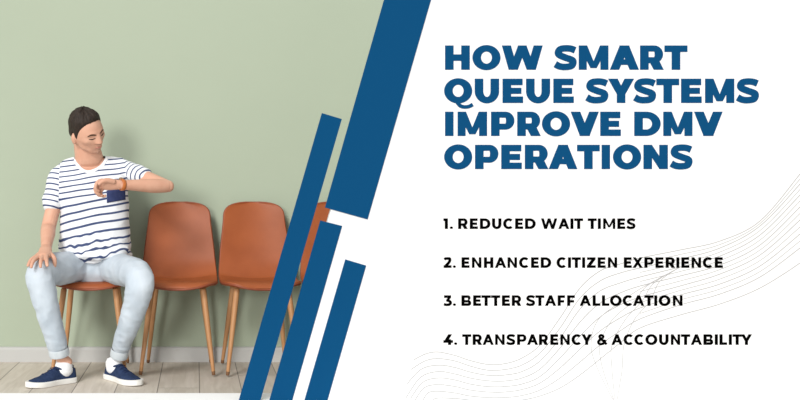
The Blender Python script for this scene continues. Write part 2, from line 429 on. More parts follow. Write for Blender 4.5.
    for i in range(nv + 1):
        r = []
        for j in range(nu):
            az = -180 + 360 * j / nu; hl = hairline(az)
            el = hl + (90 - hl) * (i / nv) ** .9
            t = (el - hl) / (90 - hl)
            e = min(1, t * 3)
            high = max(0, min(1, (el - 22) / 26))
            thick = (.0045 + .0035 * min(1, max(0, (abs(az) - 95) / 30)) + .0095 * high) * (e ** .6)
            if abs(az) < 50: thick += .004 * g(el, 52, 14) * g(az, 10, 36)
            p = hp(az, min(el, 89.9), 0)
            thick += (.0035 * high + .0008) * noise.noise(Vector((az * .16, el * .05, 3))) * e
            r.append(hb.verts.new(hp(az, min(el, 89.9), thick - .001)))
        rings.append(r)
    for A, B in zip(rings, rings[1:]):
        for j in range(nu): hb.faces.new((A[j], A[(j + 1) % nu], B[(j + 1) % nu], B[j]))
    bot = [hb.verts.new(HC + (v.co - HC) * .93) for v in rings[0]]
    for j in range(nu): hb.faces.new((bot[j], bot[(j + 1) % nu], rings[0][(j + 1) % nu], rings[0][j]))
    hb.faces.new(rings[-1])
    ch('hair', hb, M_hair)
    for sg in (-1, 1):
        bm = bmesh.new(); tube(bm, [hp(sg * a_, e_, .0008) for a_, e_ in ((8, 8), (15, 10.5), (24, 12), (34, 8))], [.0022, .0036, .0032, .0014], 8, 3); ch('eyebrow', bm, M_brow)
        bm = bmesh.new(); tube(bm, [hp(sg * a_, e_, .0002) for a_, e_ in ((11, -1.5), (17, -3.2), (24, -3.2), (31, -1))], [.0014, .0024, .0024, .0014], 8, 3); ch('eyelash', bm, M_eye)
    bm = bmesh.new(); tube(bm, [hp(a_, e_, .0004) for a_, e_ in ((-14, -37), (-6, -35.5), (0, -36), (6, -35.5), (14, -37))], [.0012, .0036, .0036, .0036, .0012], 8, 3); ch('lips', bm, M_lip)
    # ---------------- T-shirt
    sh = bmesh.new()
    def sec(pxl, pxr, py, D, b, e=2.5):
        A, B = P(pxl, py, D), P(pxr, py, D); return ((A.x + B.x) / 2, D, A.z, (B.x - A.x) / 2, b, e)
    sections(sh, SECS, 44)
    tube(sh, [P(94, 170, 4.955), P(78, 167.5, 4.96), P(64, 173.5, 4.965), P(57.5, 184, 4.950), P(54, 198, 4.930), P(52.3, 206.5, 4.912)], [.056, .054, .056, .054, .051, .049], 20)
    tube(sh, [P(90, 170, 4.955), P(104, 167, 4.95), P(119, 168, 4.945), P(129, 171.5, 4.905), P(138, 174, 4.865), P(145.5, 177, 4.835)], [.056, .052, .050, .048, .046, .0435], 20)
    # belly hem drape over the lap
    tube(sh, [P(70, 251, 4.87), P(84, 254.5, 4.83), P(98, 254.5, 4.82), P(114, 252.5, 4.83), P(124, 250, 4.87)], [.028, .032, .034, .034, .030], 16)
    RSx, RHm = P(61, 172, 4.96), P(52.3, 206.5, 4.92)
    LSx, LHm = P(124, 169, 4.945), P(145.5, 177, 4.835)
    def axis(p, a, b):
        d = b - a; t = (p - a).dot(d) / d.length_squared; return t, (p - (a + d * t)).length, t * d.length
    def fold(p, n):
        k = noise.noise(Vector((p.x * 9 + p.z * 14, p.y * 7, p.z * 9))) * .007 - abs(noise.noise(Vector((p.x * 10 - p.z * 9, p.y * 6, p.z * 12 + p.x * 5)))) * .008 + .0025
        low = max(0, min(1, (.74 - p.z) / .14))
        k += low * .008 * noise.noise(Vector((p.x * 16, p.y * 14, p.z * 42 + p.x * 12))) * .9
        up = max(0, min(1, (p.z - .9) / .1)) * max(0, min(1, (p.x + .46) / .06))
        k += up * .0055 * noise.noise(Vector(((p.x + p.z) * 40, p.y * 8, (p.z - p.x) * 12)))
        return k
    me = fuse(sh, .0048, 4, fold)
    # neck opening: carve down round the neck
    o = ch('t_shirt', me, M_shirt)
    loc = root.location
    at = o.data.attributes.new('stripe', 'FLOAT', 'CORNER')
    vals = [0.0] * len(o.data.loops)
    for pg in o.data.polygons:
        c_ = pg.center + loc
        reg = 1 if (c_.x < RSx.x + .012 + (RSx.z - c_.z) * -.05 and c_.x < P(60.5, 190, 4.95).x) else (2 if (c_.x > P(127.5, 172, 4.92).x - .25 * (c_.z - .98) and c_.z > .93) else 0)
        for li in pg.loop_indices:
            p = o.data.vertices[o.data.loops[li].vertex_index].co + loc
            bend = .007 * noise.noise(Vector((p.x * 7, p.y * 5, p.z * 10))) + (.011 * noise.noise(Vector((p.x * 34, p.y * 12, p.z * 20)))) * max(0, min(1, (.72 - p.z) / .10))
            if reg == 1: v_ = -axis(p, RSx, RHm)[2] * .98 + .008
            elif reg == 2: v_ = axis(p, LSx, LHm)[2] * .98 + .011
            else: v_ = (p.z if p.z > .87 else .87 - (.87 - p.z) * .68) - .14 * (p.x + .5) - .05 * (4.95 - p.y) + bend
            vals[li] = v_
    at.data.foreach_set('value', vals)
    from mathutils.bvhtree import BVHTree
    bv = BVHTree.FromPolygons([v.co + loc for v in o.data.vertices], [tuple(p.vertices) for p in o.data.polygons])
    def drape(px, py, D=4.8):
        q_ = P(px, py, D); hit, n_, i_, d_ = bv.ray_cast(Vector((q_.x, 3.5, q_.z)), Vector((0, 1, 0)))
        return (hit, n_) if hit is not None else (q_, Vector((0, -1, 0)))
    # pocket: a patch lying on the chest
    pk = bmesh.new(); gr = []
    for i in range(13):
        row = []
        for j in range(17):
            a_, b_2 = j / 16, i / 12
            hit, n_ = drape(105.8 + 18 * a_ + .4 * b_2, 190.5 - 3.2 * a_ + 12.4 * b_2)
            row.append((hit.copy(), n_))
        gr.append(row)
    A = [[pk.verts.new(h_ + Vector((0, -.0035, 0))) for h_, n_ in row] for row in gr]
    B = [[pk.verts.new(h_ + Vector((0, -.0005, 0))) for h_, n_ in row] for row in gr]
    for G_ in (A, B):
        for r0, r1 in zip(G_, G_[1:]):
            for j in range(16): pk.faces.new((r0[j], r0[j + 1], r1[j + 1], r1[j]))
    ra = lambda M: M[0] + [q_[-1] for q_ in M[1:]] + M[-1][-2::-1] + [q_[0] for q_ in M[-2:0:-1]]
    ea, eb = ra(A), ra(B)
    for i in range(len(ea)): pk.faces.new((ea[i], eb[i], eb[(i + 1) % len(ea)], ea[(i + 1) % len(ea)]))
    po = ch('pocket', pk, M_navy, None); po.parent = o; po['label'] = 'navy blue chest pocket'
    # neckline: open the shirt round the neck and bind the edge with a white band
    cl = [(72.6, 157.8), (74.2, 163.0), (78.5, 168.0), (83.5, 170.9), (88.5, 171.2), (95, 168.8), (101.0, 163.8), (104.6, 157.6)]
    cc = cat(cl, 6)
    band = []
    for x_, y_ in cc:
        band.append(drape(x_, y_)[0].copy())
    top_ = cc + [(104.6, 140), (72.6, 140)]
    def inside(x_, z_):
        c_ = False
        pp = [(P(a_, b_, 4.87).x, P(a_, b_, 4.87).z) for a_, b_ in top_]
        for (xa, za), (xb, zb) in zip(pp, pp[1:] + pp[:1]):
            if (za > z_) != (zb > z_) and x_ < (xb - xa) * (z_ - za) / (zb - za) + xa: c_ = not c_
        return c_
    bmx = bmesh.new(); bmx.from_mesh(o.data)
    dele = [f_ for f_ in bmx.faces if f_.calc_center_median().z > .95 and f_.calc_center_median().y + loc.y < 4.955 and inside(f_.calc_center_median().x + loc.x, f_.calc_center_median().z)]
    bmesh.ops.delete(bmx, geom=dele, context='FACES'); bmx.to_mesh(o.data); bmx.free()
    bm = bmesh.new(); tube(bm, band, .0085, 10, 1, flat=.45, fdir=(0, -1, .5)); ch('collar', bm, M_collar, o)
    # ---------------- jeans
    jn = bmesh.new()
    sections(jn, [sec(66, 124, 281, 4.985, .10), sec(62, 128, 273, 4.98, .125), sec(62, 128, 262, 4.98, .125), sec(64, 126, 250, 4.985, .115)], 36)
    tube(jn, [P(84, 266, 4.95), P(69, 267, 4.86), P(54, 269.5, 4.74), P(43, 273, 4.62), P(40.5, 278, 4.59)], [.077, .080, .077, .068, .060], 24)
    tube(jn, [P(42, 270, 4.64), P(40.2, 277, 4.585), P(43, 292, 4.585), P(49.5, 318, 4.61), P(56.5, 341, 4.645), P(58.6, 347.5, 4.655)], [.060, .066, .062, .054, .048, .0465], 24)
    tube(jn, [P(106, 266, 4.95), P(118, 269, 4.84), P(129, 271.5, 4.72), P(138, 275, 4.60), P(139.3, 280, 4.57)], [.077, .078, .073, .068, .060], 24)
    tube(jn, [P(135, 272, 4.63), P(139.5, 279, 4.565), P(138.2, 294, 4.57), P(130.5, 320, 4.63), P(122.5, 343, 4.71), P(120.3, 348.5, 4.735)], [.060, .066, .063, .053, .044, .0415], 24)
    def fold2(p, n):
        k = noise.noise(Vector((p.x * 10, p.y * 10, p.z * 10))) * .004
        k += .002 - .007 * abs(noise.noise(Vector((p.x * 13 + p.z * 12, p.y * 11, p.z * 17 - p.x * 8))))
        low = max(0, min(1, (.28 - p.z) / .1))
        k += low * .0015 * noise.noise(Vector((p.x * 10, p.y * 10, p.z * 80)))
        return k
    jm = fuse(jn, .0055, 3, fold2)
    jo = ch('jeans', jm, M_denim)
    for A, B, r in ((P(58.3, 348.0, 4.656), P(59.6, 355.5, 4.665), .0475), (P(120.2, 349, 4.738), P(118.9, 356.8, 4.752), .0428)):
        bm = bmesh.new(); tube(bm, [A, A.lerp(B, .15), A.lerp(B, .5), A.lerp(B, .85), B], [r * .98, r * 1.01, r * 1.02, r * 1.01, r * .97], 24, 2, caps=False); ch('cuff', bm, M_cuff, jo)
    # ---------------- shoes and socks
    for heel, toe, ank, side in ((Vector((-.572, 4.715)), Vector((-.772, 4.545)), P(63.5, 366, 4.685), -1), (Vector((-.428, 4.815)), Vector((-.262, 4.590)), P(112, 367, 4.775), 1)):
        d = (toe - heel); Ls = d.length; d = d / Ls; n2 = Vector((-d.y, d.x))
        def W(t, w, z): q_ = heel + d * (t * Ls) + n2 * w; return Vector((q_.x, q_.y, z))
        # outline of sole : t, half width in, out
        prof = [(0, .004), (.015, .018), (.06, .030), (.16, .034), (.32, .033), (.45, .036), (.62, .045), (.76, .047), (.87, .041), (.95, .028), (.99, .014), (1.0, .004)]
        prof = cat(prof, 4)
        up = bmesh.new(); rings = []
        # upper: height profile
        def hgt(t): 
            pts = [(0, .066), (.08, .076), (.22, .072), (.34, .080), (.45, .078), (.6, .058), (.75, .044), (.88, .037), (1, .022)]
            for (a0, b0), (a1, b1) in zip(pts, pts[1:]):
                if t <= a1: 
                    x_ = (t - a0) / (a1 - a0); x_ = x_ * x_ * (3 - 2 * x_); return b0 + (b1 - b0) * x_
            return pts[-1][1]
        for t, w in prof:
            H_ = hgt(t); r = []
            for j in range(21):
                a_ = math.pi * j / 20
                c_, s_ = math.cos(a_), math.sin(a_)
                z = .012 + (H_ - .012) * abs(s_) ** .75
                shrink = 1 - .28 * (z / .08) ** 1.5 * (1 if t < .5 else .6)
                r.append(up.verts.new(W(t, w * .97 * math.copysign(abs(c_) ** .8, c_) * shrink, z)))
            rings.append(r)
        for A, B in zip(rings, rings[1:]):
            for j in range(20): up.faces.new((A[j], A[j + 1], B[j + 1], B[j]))
        for r in (rings[0], rings[-1]): up.faces.new(r)
        up.faces.new([r[0] for r in rings] + [r[-1] for r in rings[::-1]])
        so_ = ch('shoe', up, M_canvas)
        sb = bmesh.new(); lay = []
        for z, k_ in ((.001, .97), (.004, 1.03), (.020, 1.07), (.026, 1.04)):
            L_ = [W(.5 + (t - .5) * (1.012 if k_ > 1 else 1), w * k_ + .0015, z + .004 * max(0, (t - .8) / .2)) for t, w in prof] + [W(.5 + (t - .5) * (1.012 if k_ > 1 else 1), -w * k_ - .0015, z + .004 * max(0, (t - .8) / .2)) for t, w in prof[::-1]]
            lay.append([sb.verts.new(v) for v in L_])
        for A, B in zip(lay, lay[1:]):
            for j in range(len(A)): sb.faces.new((A[j], A[(j + 1) % len(A)], B[(j + 1) % len(A)], B[j]))
        sb.faces.new(lay[0]); sb.faces.new(lay[-1]); ch('sole', sb, M_sole, so_, False)
        for k_ in range(4):
            t = .46 + k_ * .062; h_ = hgt(t); w = .020
            bm = bmesh.new(); tube(bm, [W(t + .01, -w, h_ * .90 + .002), W(t, -w * .5, h_ + .001), W(t - .005, w * .5, h_ + .001), W(t - .012, w, h_ * .90 + .002)], [.003] * 4, 8, 3, flat=.5, fdir=(0, 0, 1)); ch('lace', bm, M_lace, so_)
        bm = bmesh.new(); a0 = W(.24, 0, .050)
        top = Vector((ank.x * .5 + a0.x * .5, ank.y * .5 + a0.y * .5, .090))
        tube(bm, [a0, a0.lerp(top, .5), top], [.038, .039, .0375], 20, 4, flat=[1.12, 1.12, 1.08], fdir=(d.x, d.y, 0)); ch('sock', bm, M_sock)
        bm = bmesh.new(); rg = [W(.24 + .175 * math.cos(a_), .027 * math.sin(a_), .067 + .012 * math.cos(a_) ** 2) for a_ in [2 * math.pi * i / 28 for i in range(28)]]
        tube(bm, rg, .005, 8, 1, closed=True); ch('collar_padding', bm, M_canvas, so_)
    # ---------------- watch
    wt = bmesh.new(); ax = (LE - LW).normalized(); c = LW + ax * .004
    e1 = Vector((0, .7, 1)); e1 = (e1 - ax * e1.dot(ax)).normalized(); e2 = ax.cross(e1)
    rings = []
    for k_ in range(48):
        a_ = 2 * math.pi * k_ / 48
        r = [c + ax * w_ + (e1 * math.cos(a_) * .96 + e2 * math.sin(a_)) * rr for w_, rr in ((-.009, .0235), (-.009, .0265), (-.004, .0285), (.004, .0285), (.009, .0270), (.009, .0240))]
        rings.append([wt.verts.new(v) for v in r])
    for k_ in range(48):
        A, B = rings[k_], rings[(k_ + 1) % 48]
        for j in range(6): wt.faces.new((A[j], A[(j + 1) % 6], B[(j + 1) % 6], B[j]))
    wo = ch('wristwatch', wt, M_strap); wo['label'] = 'wristwatch with tan leather strap'
    bm = bmesh.new(); q0 = c + e1 * .026; tube(bm, [q0, q0 + e1 * .0045], [.0130, .0120], 24, 1); ch('watch_case', bm, M_metal, wo)
    bm = bmesh.new(); q0 = c + e1 * .031; tube(bm, [q0, q0 + e1 * .002], [.0100, .0095], 24, 1); ch('watch_dial', bm, M_dial, wo)
person()

# ------------------------------------------------------------------ the display stand
bm = bmesh.new(); box(bm, -1.35, 2.80, 3.75, 4.335, 0, .02)
o = obj('floor_plinth', bm, M_white, smooth=False); bv = o.modifiers.new('b', 'BEVEL'); bv.width = .002; bv.segments = 2
tag(o, 'low white platform along the floor in front of the shoes and blue slats', 'platform')
D0 = 4.165; D1 = 4.170; DB = 4.1705; ZB = .0205
def pt(px, py, D=D0): p = P(px, py, D); return (p.x, p.z)
SL = .2887
ytop = 200 - (1.86 - CZ) * F / DB
ybot = 200 + (CZ - ZB) * F / D0
sign = thing('sign_board', (1.45, 4.2, ZB), 'large white sign board with blue heading and four numbered black lines', 'sign')
def sgn(name, bm, m, smooth=False, parent=sign):
    o = obj(name, bm, m, None, smooth); o.data.transform(Matrix.Translation(-sign.location)); o.parent = parent; return o
bm = bmesh.new(); yb = 200 + (CZ - ZB) * F / DB
prism(bm, [pt(331 + SL * (210 - ytop), ytop, DB), pt(813, ytop, DB), pt(813, yb, DB), pt(331 + SL * (210 - yb), yb, DB)], DB, DB + .035)
sgn('panel', bm, M_board)
def slat(label, tl, tr, br, bl):
    bm = bmesh.new(); prism(bm, [pt(*tl), pt(*tr), pt(*br), pt(*bl)], D0, D1)
    o = obj('blue_slat', bm, M_blue, smooth=False)
    c = sum((v.co for v in o.data.vertices), Vector()) / 8; o.data.transform(Matrix.Translation(-c)); o.location = c
    bv = o.modifiers.new('b', 'BEVEL'); bv.width = .0008; bv.segments = 2
    tag(o, label, 'slat', 'slanted blue slats of the sign stand')
def dn(x, y, y2): return (x - SL * (y2 - y), y2)
slat('wide blue slanted slat running up past the top edge, above the others', dn(383.8, 0, ytop), dn(431, 0, ytop), (367.6, 219.4), (325.0, 207.6))
slat('long thin blue slat standing in front of the chairs, leftmost of all', (321.9, 113), (341.9, 119), dn(260.6, 400, ybot), dn(238.9, 400, ybot))
slat('blue slanted slat standing between the long thin one and the shortest one', (320.3, 220.4), (342.2, 225.9), dn(292.3, 400, ybot), dn(269.5, 400, ybot))
slat('shortest blue slat, standing wholly in front of the white board', (345.4, 259.4), (366.2, 265.6), dn(327.6, 400, ybot), dn(304.6, 400, ybot))

# ---- lettering: every glyph is cut from strokes in a unit box of its own width
class Pen:
    def __init__(s, x0, x1, base, cap, w, h):
        s.x0, s.x1, s.base, s.cap, s.w, s.h = x0, x1, base, cap, w, h
        s.W = (x1 - x0) / cap; s.out = []
    def poly(s, pts): s.out.append([(s.x0 + x * s.cap, s.base - y * s.cap) for x, y in pts])
    def rect(s, a, b, c, d): s.poly([(a, b), (c, b), (c, d), (a, d)])
    def arc(s, cx, cy, rx, ry, w, h, a0, a1, n=26, e=2.0):
        """ring piece between an outer and an inner ellipse"""
        def q(a, rx, ry): c, t = math.cos(a), math.sin(a); return (cx + rx * math.copysign(abs(c) ** (2 / e), c), cy + ry * math.copysign(abs(t) ** (2 / e), t))
        for i in range(n):
            u, v = [math.radians(a0 + (a1 - a0) * (i + k) / n) for k in (0, 1)]
            s.poly([q(u, rx, ry), q(v, rx, ry), q(v, rx - w, ry - h), q(u, rx - w, ry - h)])
    def stroke(s, pts, w, h, k=8, cuts=None):
        c = cat(pts, k); L, R = [], []
        for i in range(len(c)):
            a, b = c[max(i - 1, 0)], c[min(i + 1, len(c) - 1)]
            dx, dy = b[0] - a[0], b[1] - a[1]; l = math.hypot(dx, dy) or 1; dx /= l; dy /= l
            t = math.sqrt((h * dx) ** 2 + (w * dy) ** 2) / 2
            L.append((c[i][0] - dy * t, c[i][1] + dx * t)); R.append((c[i][0] + dy * t, c[i][1] - dx * t))
        for i in range(len(c) - 1):
            q_ = [L[i], L[i + 1], R[i + 1], R[i]]; dx, dy = c[i + 1][0] - c[i][0], c[i + 1][1] - c[i][1]
            # where the inner edge of a tight bend would run backwards, hold it still
            if (q_[1][0] - q_[0][0]) * dx + (q_[1][1] - q_[0][1]) * dy < 0: L[i + 1] = L[i]; q_ = [L[i], R[i + 1], R[i]]
            elif (q_[2][0] - q_[3][0]) * dx + (q_[2][1] - q_[3][1]) * dy < 0: R[i + 1] = R[i]; q_ = [L[i], L[i + 1], R[i]]
            s.poly(q_)
def glyph(p, ch):
    W, w, h = p.W, p.w, p.h; ov = .018
    if w < .3 and ch in 'WMANVX': w *= .84
    if w < .3 and ch in 'I.': p.x0 -= .3; p.x1 += .3; W = p.W = W + .6 / p.cap
    if ch == 'I': p.rect(0, 0, W, 1)
    elif ch == 'H': p.rect(0, 0, w, 1); p.rect(W - w, 0, W, 1); p.rect(w, .5 - h / 2, W - w, .5 + h / 2)
    elif ch in 'EF':
        p.rect(0, 0, w, 1); p.rect(w, 1 - h, W - (.02 if ch == 'E' else 0), 1); m = .5 if ch == 'E' else .43
        p.rect(w, m - h * .47, W - .07, m + h * .47)
        if ch == 'E': p.rect(w, 0, W, h)
    elif ch == 'L': p.rect(0, 0, w, 1); p.rect(w, 0, W, h)
    elif ch == 'T': p.rect(0, 1 - h, W, 1); p.rect(W / 2 - w / 2, 0, W / 2 + w / 2, 1 - h)
    elif ch in 'OQ':
        p.arc(W / 2, .5, W / 2, .5 + ov, w * 1.0, h, 0, 360, 48)
        if ch == 'Q': p.stroke([(.47 * W, .02), (.58 * W, -.12), (.74 * W, -.165), (.90 * W, -.135), (1.02 * W, -.06)], .16, .15)
    elif ch == 'C':
        r = W * .54; a = 46 if w < .3 else 40
        p.arc(r, .5, r, .5 + ov, w, h, a, 360 - a, 40)
    elif ch == 'D':
        r = min(.5, W - w * .9); r = max(r, W * .55)
        p.rect(0, 0, w, 1); p.rect(w, 1 - h, W - r, 1); p.rect(w, 0, W - r, h); p.arc(W - r, .5, r, .5, w, h, -90, 90, 26)
    elif ch in 'PR':
        lo = .30 if ch == 'P' else .31; c = (1 + lo) / 2 - (.02 if w > .3 else 0); r = 1 - c; lo = c - r
        hh = h * .93
        p.rect(0, 0, w, 1); p.rect(w, 1 - hh, W * .97 - r, 1); p.rect(w, lo, W * .97 - r, lo + hh)
        p.arc((W if ch == 'P' else W * .97) - r, c, r, r, w * .98, hh, -90, 90, 22)
        if ch == 'P': p.rect(W * .97 - r, 1 - hh, W - r, 1); p.rect(W * .97 - r, lo, W - r, lo + hh)
        if ch == 'R': x = W - w * 1.16; t = W * .36; p.poly([(t, lo + hh * .5), (t + w * 1.15, lo + hh * .5 + .04), (W, 0), (x, 0)])
    elif ch == 'B':
        p.rect(0, 0, w, 1); c = .77; r = .23; q = .275
        p.rect(w, 1 - h, W * .93 - r, 1); p.rect(w, 2 * q - h * .95, W - q, 2 * q); p.rect(w, 0, W - q, h)
        p.arc(W * .93 - r, c, r, r, w, h, -90, 90, 16); p.arc(W - q, q, q, q, w, h, -90, 90, 16)
    elif ch == 'U':
        r = W / 2; p.rect(0, r - ov, w, 1); p.rect(W - w, r - ov, W, 1); p.arc(r, r - ov, r, r, w, h, 180, 360, 28)
    elif ch == 'N':
        p.rect(0, 0, w, 1); p.rect(W - w, 0, W, 1); p.poly([(0, 1), (w * .98, 1), (W, 0), (W - w * .98, 0)])
    elif ch == 'M':
        v = .30 if w < .3 else .22; k = w * .93; y1 = .07 if w > .3 else .16
        p.rect(0, 0, k, 1); p.rect(W - k, 0, W, 1); c = W / 2; q = w * .36
        p.poly([(0, 1), (w * .98, 1), (c + q * .9, y1), (c - q * 1.0, y1)]); p.poly([(W, 1), (W - w * .98, 1), (c - q * .9, y1), (c + q * 1.0, y1)])
        del p.out[-1]; p.poly([(W, 1), (c + q, y1), (c - q * .9, y1), (W - w * .98, 1)])
        p.out = [x for x in p.out]
    elif ch == 'W':
        k = w * 1.06; q = W * .275; top = W / 2
        for a, b in ((0, q), (W, W - q)):
            sg = 1 if b > a else -1
            p.poly([(a, 1), (a + sg * k, 1), (b + sg * k * .52, 0), (b - sg * k * .48, 0)])
            m = top
            p.poly([(b - sg * k * .44, 0), (b + sg * k * .52, 0), (m + sg * k * .50, 1), (m - sg * k * .46, 1)])
    elif ch == 'V':
        k = w * 1.12; c = W / 2
        p.poly([(0, 1), (k, 1), (c + k * .55, 0), (c - k * .5, 0)]); p.poly([(W, 1), (W - k, 1), (c - k * .55, 0), (c + k * .5, 0)])
    elif ch == 'A':
        k = w * 1.08; c = W / 2
        p.poly([(0, 0), (k, 0), (c + k * .55, 1), (c - k * .5, 1)]); p.poly([(W, 0), (W - k, 0), (c - k * .55, 1), (c + k * .5, 1)])
        y = .20 if w > .3 else .23; x = c * y; p.rect(x + k * .5, y, W - x - k * .5, y + h * .86)
    elif ch == 'Y':
        k = w * 1.12; c = W / 2; m = .36
        p.poly([(0, 1), (k, 1), (c + w * .5, m), (c - w * .5, m)]); p.poly([(W, 1), (W - k, 1), (c - w * .5, m), (c + w * .5, m)]); p.rect(c - w / 2, 0, c + w / 2, m + .02)
    elif ch == 'X':
        k = w * 1.2; p.poly([(0, 0), (k, 0), (W - .02, 1), (W - k - .02, 1)]); p.poly([(.02, 1), (k + .02, 1), (W, 0), (W - k, 0)])
    elif ch == 'Z':
        p.rect(.02, 1 - h, W - .02, 1); p.rect(0, 0, W, h); p.poly([(0, h * .8), (w * 1.25, h * .8), (W - .02, 1 - h * .8), (W - .02 - w * 1.25, 1 - h * .8)])
    elif ch == 'S':
        t, b, l, r = 1 + ov - h / 2, -ov + h / 2, w * .45 + .01, W - w * .45
        m = (t + b) / 2
        dx = W
        p.stroke([(.93 * dx, t - .085), (.76 * dx, t - .022), (.53 * dx, t), (.28 * dx, t - .035), (l, t - .19 + h * .1), (.20 * dx + l * .2, m + .105), (.5 * dx, m), (.80 * dx - l * .1, m - .095), (r, b + .20 - h * .1), (.74 * dx, b + .038), (.45 * dx, b), (.22 * dx, b + .03), (.045 * dx, b + .115)], w * .86, h)
    elif ch == '.': p.arc(W / 2, .115, W / 2, .115, W / 2, .115, 0, 360, 20)
    elif ch == '1': p.rect(W - w, 0, W, 1); p.rect(0, 1 - h, W - w, 1)
    elif ch == '2':
        p.rect(.02, 0, W, h)
        p.stroke([(.10 * W, .80), (.27 * W, 1.0 - h / 2), (.52 * W, 1.01 - h / 2), (.76 * W, .88), (.80 * W, .70), (.66 * W, .50), (.40 * W, .28), (.16 * W, .09)], w * .92, h)
    elif ch == '3':
        p.rect(.06, 1 - h, W - .08, 1); p.poly([(W - .12 - w * .9, 1 - h * .9), (W - .08, 1 - h * .9), (.52 * W + .05, .50), (.28 * W, .50)])
        p.stroke([(.36 * W, .555 - h * .2), (.62 * W, .54 - h * .2), (W - w * .5, .36), (W - w * .52, .22), (.66 * W, h * .52), (.36 * W, h * .42), (.05 * W, .15)], w * .95, h)
    elif ch == '4':
        p.rect(0, .20, W, .20 + h); p.rect(W * .80 - w, 0, W * .80, .52); p.poly([(0, .24), (w * 1.2, .24), (W * .50 + w * 1.25, 1), (W * .50, 1)])
    elif ch == '&':
        p.stroke([(W * .98, .05), (.60 * W, .40), (.30 * W, .66), (.27 * W, .84), (.44 * W, .925), (.62 * W, .83), (.56 * W, .66), (.30 * W, .49), (.12 * W, .28), (.22 * W, .10), (.46 * W, .07), (.70 * W, .18), (.86 * W, .47)], w * .82, h * .9)
def line(name, label, base, cap, w, h, m, items, parent=sign):
    bm = bmesh.new()
    for chs, x0, x1 in items:
        k = 0
        p = Pen(x0, x1, base, cap, w, h); glyph(p, chs)
        for poly in p.out:
            k += 1; jit = k * .000008
            prism(bm, [pt(x, y, DB) for x, y in poly], DB - .0020 - jit, DB - .00005)
    o = sgn(name, bm, m); o['label'] = label
def word_parts(base, items, words, name, cap, w, h, m, pre):
    i = 0
    for wd in words:
        line('list_number' if wd[0].isdigit() else name, pre + wd, base, cap, w, h, m, items[i:i + len(wd)]); i += len(wd)
HL = [(69.8, [('H', 445, 469.7), ('O', 472.4, 500.4), ('W', 501.8, 542.6), ('S', 554.2, 576.6), ('M', 578.7, 608.3), ('A', 609.8, 638.8), ('R', 640, 663.6), ('T', 664.4, 687.3)]),
      (103.0, [('Q', 444.1, 472.1), ('U', 474.7, 499), ('E', 502.5, 523), ('U', 526, 550), ('E', 553.3, 573.7), ('S', 585.8, 608.3), ('Y', 608, 634), ('S', 633.7, 656), ('T', 656.3, 679), ('E', 681, 701.5), ('M', 705, 734.1), ('S', 736.5, 758.8)]),
      (136.0, [('I', 445, 453.4), ('M', 457.6, 487), ('P', 491, 514.3), ('R', 517.2, 540.7), ('O', 541.9, 570), ('V', 570.6, 598.7), ('E', 600.2, 620.7), ('D', 634.2, 660.5), ('M', 663.2, 692.3), ('V', 694, 722.5)]),
      (169.1, [('O', 444.1, 472.1), ('P', 475, 498.3), ('E', 501.2, 521.7), ('R', 524.8, 548.3), ('A', 548.6, 577.3), ('T', 577, 599.6), ('I', 601.6, 609.9), ('O', 612.9, 641), ('N', 643.4, 667.7), ('S', 670.2, 692.4)])]
for (b_, it), words in zip(HL, ('HOW SMART', 'QUEUE SYSTEMS', 'IMPROVE DMV', 'OPERATIONS')):
    word_parts(b_, it, words.split(), 'heading_word', 24.3, .350, .268, M_blue, 'bold blue heading word ')
def it(s): 
    out = []
    for tok in s.split():
        c, r = tok.split(':'); a, b = r.split('-'); out.append((c, float(a), float(b)))
    return out
LI = [(228.9, 'REDUCED WAIT TIMES', '1:443.4-447.8 .:450.1-452.6 R:458.1-467.7 E:469.8-477.7 D:479.9-490.3 U:492-501.3 C:503.1-513.3 E:515.1-523 D:525-535.6 W:541-557.1 A:558.3-569.2 I:570.7-573 T:574.2-583 T:587.7-596.5 I:598.1-600.4 M:603.1-615.1 E:617.3-625.1 S:626.6-635.3'),
      (267.8, 'ENHANCED CITIZEN EXPERIENCE', '2:443.4-451.4 .:453.1-455.5 E:461.5-469.4 N:471.9-481.3 H:483.9-493.2 A:494.9-506.1 N:507.5-516.9 C:519-529.1 E:531-538.7 D:540.7-551.1 C:556.5-566.5 I:568.2-570.6 T:571.8-580.7 I:582.4-584.7 Z:586.8-595.6 E:597.6-605.5 N:607.8-617 E:623.8-631.6 X:632.4-642.7 P:644.3-653.6 E:655.4-663.4 R:665.6-674.8 I:676.6-678.9 E:681.3-689.2 N:691.5-700.9 C:702.7-712.9 E:714.7-722.7'),
      (305.8, 'BETTER STAFF ALLOCATION', '3:443.4-451.8 .:453.2-455.6 B:461.4-471.1 E:473.1-481 T:481.5-490.6 T:491.1-500.1 E:501.9-509.9 R:511.8-521.2 S:526.1-534.9 T:535.4-544.2 A:545-556 F:557.6-564.8 F:567.1-574.7 A:579.7-590.8 L:592.6-600.2 L:601.9-609.2 O:609.9-621.5 C:622.6-632.8 A:632.9-644.1 T:644.3-653.4 I:654.5-656.8 O:658.6-670.3 N:672.8-682.3'),
      (344.8, 'TRANSPARENCY & ACCOUNTABILITY', '4:443.4-452.9 .:454.3-456.9 T:462.2-471.1 R:472.6-481.9 A:482.6-493.6 N:495.1-504.5 S:506.4-515.1 P:517-526.3 A:527-537.9 R:538.9-548 E:550.3-558.2 N:560.3-569.6 C:571.5-581.6 Y:581.4-591.8 &:597-606.7 A:611.4-622.4 C:623.5-633.6 C:634.2-644.1 O:645.3-657.2 U:659-668.4 N:670.8-680 T:680.9-690.1 A:690.8-701.8 B:703.4-713 I:715-717.4 L:719.4-726.9 I:729-731.4 T:732.5-741.6 Y:740.8-751.8')]
for b_, words, s_ in LI:
    toks = it(s_); words = toks[0][0] + '. ' + words
    word_parts(b_, toks, words.split(), 'list_word', 10.5, .285, .238, M_black, 'black list word ')

